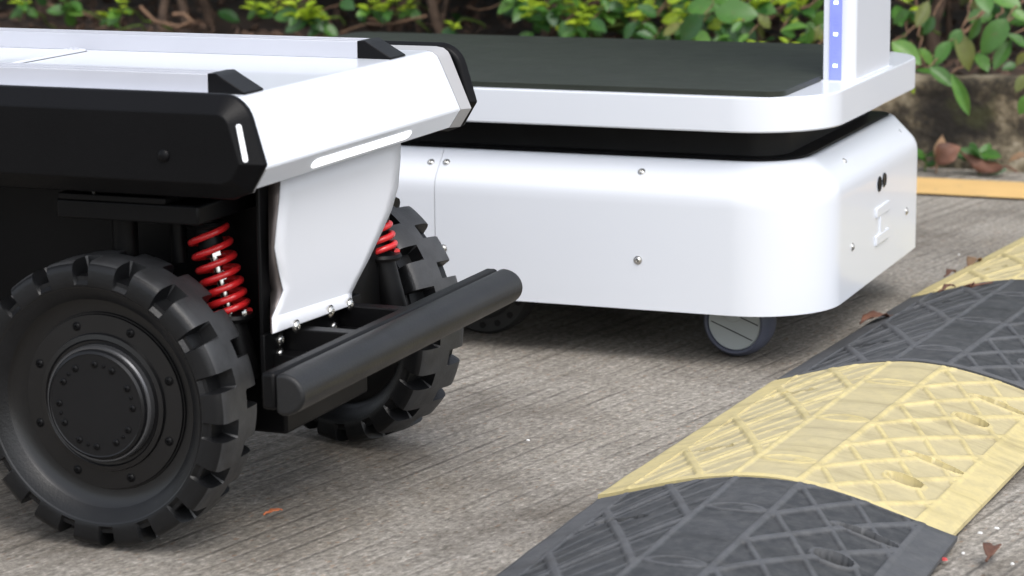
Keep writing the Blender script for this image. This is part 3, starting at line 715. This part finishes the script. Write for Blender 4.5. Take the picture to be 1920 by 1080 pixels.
caster(CASX.x - .006, CASX.y, R_(-6)); caster(CASX.x, AY1 - (CASX.y - AY0), R_(10))
caster(AX0 + (AX1 - CASX.x), CASX.y, R_(6)); caster(AX0 + (AX1 - CASX.x), AY1 - (CASX.y - AY0), R_(-8))
# driven wheel with perforated side
for Y, s in ((2.765, -1), (AY1 - .105, 1)):
    xw = U(905, 600, 1, 2.745).x
    dw = part('drive_wheel', lathe([(-.016, .0001), (-.016, .040), (-.020, .044), (-.020, .060), (-.012, .0645), (.012, .0645), (.020, .060), (.020, .0001)], 56, None, 'Y', (xw, Y, .0655)), 'wheel_dark', agv)
    for k in range(16):
        a = 2 * math.pi * k / 16; part('tread_hole', lathe([(-.0004, .0042), (.0004, .0042)], 12, None, 'Y', (xw + .052 * math.cos(a), Y + s * .0203, .0655 + .052 * math.sin(a))), 'black_deep', dw)

# ------------------------------------------------------------------ planting
def leaf_mesh(wr, droop, fold, shape, mat):
    bm = bmesh.new(); n = 7; rows = []
    for i in range(n + 1):
        t = i / n
        wv = wr * (math.sin(math.pi * t ** shape) ** .75) * .5
        wv = max(wv, .012 if t < .3 else .004)
        z = -droop * t * t; rows.append([bm.verts.new((t, s * wv, z + fold * abs(s) * wv + .02 * math.sin(9 * t + s * 2) * abs(s) * wr)) for s in (-1, -.5, 0, .5, 1)])
    for a, b in zip(rows, rows[1:]):
        for i in range(4): bm.faces.new((a[i], a[i + 1], b[i + 1], b[i]))
    me = mesh(bm, 60, False); me.materials.append(MATS[mat]); return me
LEAF = {k: [leaf_mesh(w_, d, f, s, m) for w_, d, f, s in ((.52, .12, .35, .9), (.58, .22, .25, .82), (.46, .05, .45, 1.0), (.62, .16, .2, .86))]
        for k, m in (('g', 'leaf_green'), ('d', 'leaf_dark'), ('l', 'leaf_lime'), ('o', 'leaf_olive'))}
def frame(x, nrm):
    x = x.normalized(); y = nrm.cross(x)
    if y.length < 1e-4: y = Vector((0, 1, 0)).cross(x)
    y.normalize(); z = x.cross(y)
    return Matrix((x, y, z)).transposed()
def put_leaf(parent, base, tip, kind, nrm=None, wide=1, name='leaf'):
    base, tip = Vector(base), Vector(tip); d = tip - base
    nrm = nrm or (Vector((.35, -.75, .65)) + Vector((random.uniform(-.35, .35), random.uniform(-.3, .3), random.uniform(-.3, .3))))
    o = link(name, random.choice(LEAF[kind]), None, parent, base)
    s = d.length
    o.rotation_euler = frame(d, nrm).to_euler(); o.scale = (s, s * wide, s)
    return o
def wiggle(a, b, n, amp, seed):
    a, b = Vector(a), Vector(b); out = []
    for i in range(n + 1):
        t = i / n; k = math.sin(math.pi * t) * amp
        out.append(a.lerp(b, t) + Vector((noise.noise((seed, t * 3, 0)), noise.noise((seed, t * 3, 5)), noise.noise((seed, t * 3, 9)))) * k)
    return out
def twig(parent, a, b, r0, r1, amp, mat='twig', name='twig', n=8):
    pts = wiggle(a, b, n, amp, random.uniform(0, 99)); 
    part(name, tube(pts, [r0 + (r1 - r0) * i / n for i in range(n + 1)], 7), mat, parent, smooth=70); return pts
def shoot(parent, c, n, size, kind, up=.5, foot=None):
    """rosette of young leaves at the end of a stalk"""
    c = Vector(c)
    if foot is not None: twig(parent, foot, c, .0028, .0014, .03, 'stem_green', 'shoot', 6)
    for i in range(n):
        a = 2 * math.pi * (i / n + random.uniform(-.05, .05)) * (2.4 if n > 6 else 1); lift = up * random.uniform(.1, 1.2)
        d = Vector((math.cos(a), math.sin(a) * .8, lift)).normalized(); s = size * random.uniform(.65, 1.15)
        b = c + Vector((0, 0, random.uniform(-.8, .1) * size))
        put_leaf(parent, b, b + d * s, kind, Vector((-d.x * .4, -d.y * .4 - .35, 1)), random.uniform(.8, 1.05))
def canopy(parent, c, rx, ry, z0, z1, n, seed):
    """unseen leaf mass of a shrub, added to block sky light; small leaf faces"""
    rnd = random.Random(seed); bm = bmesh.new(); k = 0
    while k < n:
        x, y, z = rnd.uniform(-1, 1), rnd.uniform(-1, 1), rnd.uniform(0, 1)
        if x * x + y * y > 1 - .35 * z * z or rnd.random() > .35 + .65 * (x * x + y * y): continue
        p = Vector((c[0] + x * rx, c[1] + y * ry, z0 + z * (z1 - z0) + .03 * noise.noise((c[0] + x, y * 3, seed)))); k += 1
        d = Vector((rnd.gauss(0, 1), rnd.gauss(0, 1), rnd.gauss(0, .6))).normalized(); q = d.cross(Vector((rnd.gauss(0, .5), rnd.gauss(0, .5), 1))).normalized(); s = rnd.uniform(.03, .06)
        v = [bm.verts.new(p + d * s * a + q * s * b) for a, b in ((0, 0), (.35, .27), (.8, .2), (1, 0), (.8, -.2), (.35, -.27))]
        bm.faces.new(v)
    o = part('unseen_foliage', bm, 'leaf_dark', parent, smooth=0); o['kind'] = 'stuff'; return o
# --- hedge shrubs: (px of the stem foot, distance Y, label, stems, leaf style)
HG = 'shrubs of the hedge'
hedge = [(-260, 4.80, 'hedge shrub with brown stems beyond the rear end of the all-terrain robot', 3),
         (110, 4.95, 'hedge shrub with bare brown stems behind the roof rail hatch', 4),
         (310, 4.70, 'hedge shrub with one pale straight stem and a lime shoot', 3),
         (520, 4.85, 'hedge shrub with a thick stem rooted among brown litter and lime tips', 4),
         (760, 4.95, 'hedge shrub with crooked grey twigs behind the wedge-ended roof rail', 4),
         (885, 4.65, 'hedge shrub with a thick dark trunk behind the rear half of the deck mat', 3),
         (1060, 4.60, 'hedge shrub with dense lime and green leaves above the deck mat', 4),
         (1230, 4.75, 'hedge shrub with mixed olive and lime leaves and a brown trunk above the mat', 4),
         (1410, 4.60, 'hedge shrub with large dark leaves right beside the lit column', 4),
         (1790, 4.75, 'hedge shrub with broad round leaves hanging over the mossy wall', 4),
         (2080, 4.70, 'hedge shrub growing past the mossy wall beyond the painted line', 3)]
SH = []
for i, (px, Y, lab, ns) in enumerate(hedge):
    z = .15; p = U(px, 60, 1, Y); x = p.x; z = bed_z(x, Y) - .01
    s = thing('hedge_shrub', lab, 'shrub', (x, Y, z), HG); SH.append(s)
    for k in range(ns):
        b = Vector((x + random.uniform(-.07, .07), Y + random.uniform(-.06, .10), z)); r = random.uniform(.006, .013) * (1.6 if k == 0 else 1)
        t = b + Vector((random.uniform(-.16, .16), random.uniform(-.1, .1), random.uniform(.42, .60)))
        pts = twig(s, b, t, r, r * .55, .06, 'bark', 'stem', 10)
        for m_ in range(3):
            q = pts[random.randint(2, 7)]; twig(s, q, q + Vector((random.uniform(-.22, .22), random.uniform(-.12, .10), random.uniform(-.03, .22))), .0035, .0012, .05)
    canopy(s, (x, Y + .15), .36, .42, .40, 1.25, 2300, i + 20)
# second row and the dense mass behind, added to block low light from beyond
for i in range(9):
    x = -4.6 + i * .62 + random.uniform(-.1, .1); Y = 5.75 + random.uniform(-.12, .12); z = bed_z(x, Y) - .01
    s = thing('hedge_shrub', 'dark hedge shrub of the back row, deep in shade', 'shrub', (x, Y, z), 'back row of the hedge')
    for k in range(5):
        b = Vector((x + random.uniform(-.22, .22), Y + random.uniform(-.2, .2), z)); r = random.uniform(.006, .015)
        twig(s, b, b + Vector((random.uniform(-.2, .2), random.uniform(-.1, .1), random.uniform(.4, .6))), r, r * .6, .07, 'bark', 'stem', 9)
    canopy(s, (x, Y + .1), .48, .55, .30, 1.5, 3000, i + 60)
    o = canopy(s, (x, Y + .55), .45, .3, .12, .8, 900, i + 90); o.name = 'unseen_low_foliage'

# --- leaves that can be told apart; photo pixel of base and tip, at the depth of the plant they grow on
def near_shrub(px): return min(range(len(hedge)), key=lambda i: abs(hedge[i][0] - px))
LV = [  # base, tip, kind, depth
 ((1672, 79), (1728, 118), 'g', 4.22), ((1723, 91), (1752, 124), 'g', 4.26), ((1781, 77), (1753, 121), 'g', 4.24), ((1742, 126), (1790, 160), 'g', 4.18),
 ((1784, 138), (1818, 217), 'g', 4.15), ((1712, 132), (1746, 131), 'g', 4.23), ((1797, 64), (1824, 130), 'o', 4.26), ((1879, 58), (1845, 102), 'g', 4.22),
 ((1896, 74), (1863, 130), 'g', 4.2), ((1832, 100), (1853, 130), 'g', 4.28), ((1925, 88), (1891, 62), 'g', 4.2), ((1925, 100), (1902, 122), 'o', 4.24),
 ((1928, 140), (1903, 170), 'o', 4.19), ((1930, 178), (1911, 215), 'g', 4.16), ((1741, 2), (1718, 50), 'o', 4.25), ((1838, -16), (1856, 20), 'g', 4.25),
 ((1895, 20), (1930, 36), 'g', 4.24), ((1838, 32), (1818, 76), 'g', 4.27), ((1888, 36), (1840, 98), 'g', 4.18), ((1802, 55), (1781, 88), 'g', 4.26),
 ((1860, -10), (1915, 8), 'g', 4.25), ((1750, 30), (1733, 66), 'd', 4.36), ((1700, 60), (1690, 90), 'd', 4.35), ((1905, 120), (1880, 128), 'd', 4.3), ((1700, 150), (1716, 176), 'l', 4.26),
 ((1320, 28), (1272, 78), 'd', 4.30), ((1288, 16), (1345, 8), 'g', 4.36), ((1340, 24), (1420, 22), 'g', 4.34), ((1352, 46), (1382, 74), 'd', 4.33), ((1276, 44), (1243, 66), 'o', 4.33),
 ((1514, 86), (1521, 48), 'g', 4.28), ((1464, 58), (1514, 48), 'g', 4.3), ((1546, 20), (1526, 52), 'g', 4.3), ((1422, 28), (1446, 52), 'o', 4.36), ((1535, 50), (1528, 76), 'o', 4.3),
 ((1232, 30), (1196, 10), 'd', 4.38), ((1190, 40), (1170, 76), 'd', 4.36), ((1205, 44), (1236, 64), 'd', 4.36), ((1140, 22), (1128, -6), 'g', 4.4), ((1110, 36), (1136, 60), 'd', 4.38), ((1062, 38), (1048, 68), 'd', 4.38),
 ((1030, 20), (1042, 48), 'd', 4.4), ((1082, 46), (1102, 72), 'd', 4.37), ((1225, 70), (1195, 58), 'd', 4.36), ((1390, 40), (1372, 60), 'g', 4.32), ((1405, 64), (1382, 80), 'g', 4.3), ((1300, 60), (1330, 78), 'g', 4.34),
 ((672, 28), (686, 44), 'd', 4.5), ((640, 2), (662, 14), 'd', 4.5), ((690, 22), (672, 36), 'd', 4.5), ((130, 4), (152, 18), 'g', 4.5), ((36, 2), (48, 16), 'g', 4.5), ((600, 22), (612, 42), 'd', 4.5),
 ((1460, 4), (1490, -12), 'l', 4.36), ((1250, 2), (1282, -8), 'l', 4.36), ((1330, -6), (1390, 4), 'g', 4.4), ((1400, 8), (1450, 16), 'g', 4.4)]
for (b, t, k, Y) in LV:
    B = U(*b, 1, Y); T = U(*t, 1, Y - random.uniform(-.01, .03))
    s = SH[near_shrub(b[0])]
    put_leaf(s, B, T, k, wide=.62 if b == (1784, 138) else random.uniform(.85, 1.15))
    tw = Vector((B.x + random.uniform(-.05, .05), min(Y + .25, 4.7), B.z + random.uniform(.0, .08)))
    twig(s, tw, B, .0026, .0011, .02, n=5)
SHOOTS = [(1000, 16, 9, .034, 4.42), (1028, 8, 9, .036, 4.40), (1052, 20, 8, .034, 4.42), (1086, 28, 10, .034, 4.38), (1100, 6, 8, .03, 4.42), (1076, 48, 7, .026, 4.4), (1060, 68, 5, .018, 4.4),
          (850, 46, 6, .026, 4.42), (1204, 26, 9, .030, 4.40), (1200, 52, 6, .024, 4.40), (1282, 14, 9, .030, 4.40), (1292, 34, 6, .026, 4.38), (1345, 74, 7, .030, 4.30), (1420, 80, 7, .026, 4.30), (1478, 82, 5, .026, 4.28),
          (1370, 44, 6, .032, 4.34), (575, 14, 10, .036, 4.44), (556, 6, 8, .034, 4.44), (600, 30, 8, .03, 4.46), (478, 4, 8, .032, 4.45), (510, 2, 6, .03, 4.45), (690, 2, 6, .03, 4.46), (724, 4, 7, .03, 4.46), (764, 6, 5, .024, 4.5),
          (200, 30, 7, .024, 4.5), (222, 6, 7, .03, 4.48), (120, 2, 7, .034, 4.48), (42, 2, 6, .03, 4.5), (1418, 2, 7, .03, 4.38), (1545, 90, 3, .02, 4.28), (1130, 0, 7, .03, 4.42), (1170, -4, 7, .03, 4.42), (1500, 4, 5, .03, 4.36), (960, -4, 6, .03, 4.45), (1705, 4, 4, .03, 4.4)]
for px, py, n, sz, Y in SHOOTS:
    c = U(px, py, 1, Y); s = SH[near_shrub(px)]
    shoot(s, c, n, sz, 'l' if random.random() < .85 else 'g', .55, foot=(c.x + random.uniform(-.06, .06), Y + random.uniform(.10, .22), max(bed_z(c.x, Y + .2), c.z - random.uniform(.02, .10))))
    for _ in range(3):      # older leaves under the young tips
        a = random.uniform(0, 6.28); b = c + Vector((0, .01, -sz * .6)); put_leaf(s, b, b + Vector((math.cos(a) * .9, math.sin(a) * .5 - .1, random.uniform(-.6, .1))).normalized() * sz * random.uniform(1.0, 1.6), random.choice('dgg'))
# scattered darker leaves deeper in the hedge
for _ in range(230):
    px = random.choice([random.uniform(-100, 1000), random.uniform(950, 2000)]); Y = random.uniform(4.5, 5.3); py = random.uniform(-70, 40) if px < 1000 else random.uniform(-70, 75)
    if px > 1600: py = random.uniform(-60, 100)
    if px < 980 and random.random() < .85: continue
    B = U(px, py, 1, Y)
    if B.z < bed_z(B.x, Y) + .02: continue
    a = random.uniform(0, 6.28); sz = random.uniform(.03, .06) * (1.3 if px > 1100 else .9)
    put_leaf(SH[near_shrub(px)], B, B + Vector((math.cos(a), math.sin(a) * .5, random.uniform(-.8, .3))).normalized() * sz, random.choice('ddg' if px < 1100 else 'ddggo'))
for _ in range(110):
    px = random.uniform(955, 1545); py = random.uniform(-30, 62 if px < 1200 else 78); Y = random.uniform(4.42, 4.62); B = U(px, py, 1, Y)
    a = random.uniform(0, 6.28); sz = random.uniform(.022, .05)
    put_leaf(SH[near_shrub(px)], B, B + Vector((math.cos(a), math.sin(a) * .5 - .15, random.uniform(-.7, .45))).normalized() * sz, random.choice('dggglo'))
# drooping dead twigs and roots over the litter
for pts, Y, r in (([(262, 12), (290, 40), (335, 50), (362, 40), (345, 26), (325, 27)], 4.55, .0045), ([(690, 34), (730, 46), (772, 36), (800, 30)], 4.5, .003), ([(640, 60), (690, 44), (720, 48)], 4.6, .003), ([(70, 4), (130, 18), (185, 34)], 4.6, .0035), ([(1560, 60), (1590, 20), (1600, -20)], 4.5, .004)):
    P_ = [U(a, b, 1, Y) for a, b in pts]; s = SH[near_shrub(pts[0][0])]
    part('twig', tube(P_, r, 8), 'twig', s, smooth=70)
# litter on the bed: nobody could count it
bm = bmesh.new(); rnd = random.Random(3)
for _ in range(5200):
    x, y = rnd.uniform(-4.2, .5), 4.40 + 2.2 * rnd.random() ** 1.4; p = Vector((x, y, bed_z(x, y) + rnd.uniform(.002, .02)))
    d = Vector((rnd.gauss(0, 1), rnd.gauss(0, 1), rnd.gauss(0, .35))).normalized(); q = d.cross(Vector((rnd.gauss(0, .4), rnd.gauss(0, .4), 1))).normalized(); s = rnd.uniform(.018, .05)
    n_ = d.cross(q) * s * rnd.uniform(-.25, .25)
    v = [bm.verts.new(c) for c in (p, p + d * s * .5 + q * s * .24, p + d * s + n_, p + d * s * .5 - q * s * .24, p + d * s * .5 + n_)]
    bm.faces.new((v[0], v[1], v[4])); bm.faces.new((v[1], v[2], v[4])); bm.faces.new((v[2], v[3], v[4])); bm.faces.new((v[3], v[0], v[4]))
o = part('leaf_litter', bm, 'litter_brown', None, smooth=0); o['kind'] = 'stuff'; tag(o, 'brown fallen leaves covering the soil under the hedge', 'leaf litter')

# ------------------------------------------------------------------ fallen leaves, weeds, scraps
def dead_leaf(base, tip, mat, label, curl=.25, wide=.45, lift=.004, n=9, plane=None, name='fallen_leaf', cat='leaf', group=None, nrm=None):
    base, tip = Vector(base), Vector(tip); d = tip - base; L_ = d.length; bm = bmesh.new(); rows = []
    for i in range(n + 1):
        t = i / n; wv = wide * .5 * max(.02, math.sin(math.pi * t ** .85))
        rows.append([bm.verts.new((t * L_, s * wv * L_, L_ * (curl * (1 - (2 * t - 1) ** 2) * .5 + curl * 1.1 * abs(s) ** 1.6 * wv + .03 * math.sin(14 * t + 3 * s)) + .001)) for s in (-1, -.5, 0, .5, 1)])
    for a, b in zip(rows, rows[1:]):
        for i in range(4): bm.faces.new((a[i], a[i + 1], b[i + 1], b[i]))
    tubeend = Vector((-.25 * L_, 0, .12 * L_ * curl))
    tube([tubeend, (-.1 * L_, 0, .002), (.02 * L_, 0, .002)], .012 * L_ + .0004, 6, bm)
    o = link(name, mesh(bm, 60, False), mat, None, base + Vector((0, 0, lift)))
    o.rotation_euler.z = math.atan2(d.y, d.x)
    if nrm: o.rotation_euler = frame(d, Vector(nrm)).to_euler()
    o.modifiers.new('thick', 'SOLIDIFY').thickness = .0006
    return tag(o, label, cat, group)
g = lambda px, py: U(px, py, 2, .004)
dead_leaf(U(1668, 598, 2, .014), U(1612, 616, 2, .010), 'dead_leaf', 'curled reddish-brown dead leaf on the edge of a black hump module', .22, .42, .001)
dead_leaf(g(502, 972), g(530, 966), 'dead_leaf_orange', 'small orange fallen leaf on the concrete beside the lugged front tyre', .15, .5)
w_ = lambda px, py, Y=4.235: U(px, py, 1, Y)
dead_leaf(w_(1757, 311), w_(1767, 253, 4.255), 'dead_leaf_tan', 'pale tan dead leaf standing against the mossy wall foot', .2, .42, 0, nrm=(.3, -1, .2))
dead_leaf(w_(1758, 309, 4.20), w_(1802, 276, 4.215), 'dead_leaf', 'crumpled russet dead leaf beside the tan one by the wall', .45, .85, 0, nrm=(.2, -.8, .6))
dead_leaf(w_(1886, 313, 4.20), w_(1800, 284, 4.22), 'dead_leaf', 'long curled brown leaf lying at the foot of the mossy wall', -.35, .34, 0, nrm=(.1, -.7, .7))
dead_leaf(w_(1930, 292, 4.21), w_(1890, 306, 4.2), 'dead_leaf_tan', 'bent brown leaf with a long stalk by the wall', .3, .4, 0, nrm=(.1, -.6, .8))
dead_leaf(g(1853, 1058), g(1868, 1040), 'dead_leaf', 'brown leaf fragment on rough concrete beside the yellow hump module end', .4, .55)
dead_leaf(g(1815, 508), g(1840, 500), 'dead_leaf_tan', 'small tan leaf scrap beside the far yellow hump module', .4, .5)
dead_leaf(g(1775, 524), g(1792, 519), 'dead_leaf', 'tiny brown leaf scrap on concrete off the hump module corner', .4, .5)
dead_leaf(g(1765, 590), g(1790, 583), 'dead_leaf', 'thin brown leaf flake fallen beside the hump module joint', .3, .3, .03)
bm = tube([U(1808, 537, 2, .034), U(1822, 535, 2, .040), U(1832, 534, 2, .040), U(1862, 529, 2, .043)], [.0012, .0030, .0016, .0008], 7)
tube([U(1822, 536, 2, .038), U(1826, 530, 2, .046)], .0012, 6, bm)
tag(part('twig_scrap', bm, 'dead_leaf', None, at=U(1822, 535, 2, .038), smooth=60), 'short dark twig lying on the yellow hump module farther along', 'twig')
def weed(px, py, Y, n, size, lab, spread=1.0):
    c = U(px, py, 1, Y); c.z = max(c.z, .0); s = thing('weed_seedling', lab, 'weed', (c.x, c.y, 0), 'weeds at the wall foot')
    top = Vector((c.x, c.y, size * .9)); twig(s, (c.x, c.y, 0), top, .0018, .001, .004, 'stem_green', 'stalk', 5)
    for i in range(n):
        a = 2 * math.pi * i / n + .4; b = Vector((c.x, c.y, size * (.3 + .6 * i / n)))
        put_leaf(s, b, b + Vector((math.cos(a) * spread, math.sin(a) * .6 - .2, random.uniform(-.1, .7))).normalized() * size, 'g' if i % 2 else 'd')
weed(1735, 310, 4.25, 5, .036, 'small green seedling beside the platform robot nose at the wall')
weed(1838, 308, 4.24, 6, .046, 'leafy green weed growing from the wall foot above a curled leaf', 1.3)
def scrap(px, py, L_, W_, mat, label, z=.0045, name='litter_scrap', cat='litter', group=None):
    c = U(px, py, 2, z); bm = bmesh.new(); k = 7
    ring = [(c.x + L_ * math.cos(6.283 * i / k) * random.uniform(.7, 1.1), c.y + W_ * math.sin(6.283 * i / k) * random.uniform(.7, 1.1)) for i in range(k)]
    loft([[(x, y, z) for x, y in ring], [(c.x + (x - c.x) * .8, c.y + (y - c.y) * .8, z + min(L_, W_) * .7) for x, y in ring]], bm)
    o = part(name, bm, mat, None, at=c, smooth=0); return tag(o, label, cat, group)
scrap(1858, 312, .009, .005, 'litter_blue', 'tiny blue plastic scrap among brown leaves by the wall')
scrap(1846, 309, .008, .005, 'litter_white', 'tiny white scrap touching the blue one by the wall')
scrap(1768, 1050, .004, .003, 'litter_red', 'tiny red scrap on concrete next to the black hump module end')
for px, py in ((1806, 1038), (1868, 991), (1898, 1058), (1838, 1000), (1798, 478), (990, 826)):
    scrap(px, py, random.uniform(.0016, .003), random.uniform(.0014, .0022), 'litter_white', 'tiny white chip lying loose on the concrete', name='white_chip', cat='chip', group='white chips on the concrete')
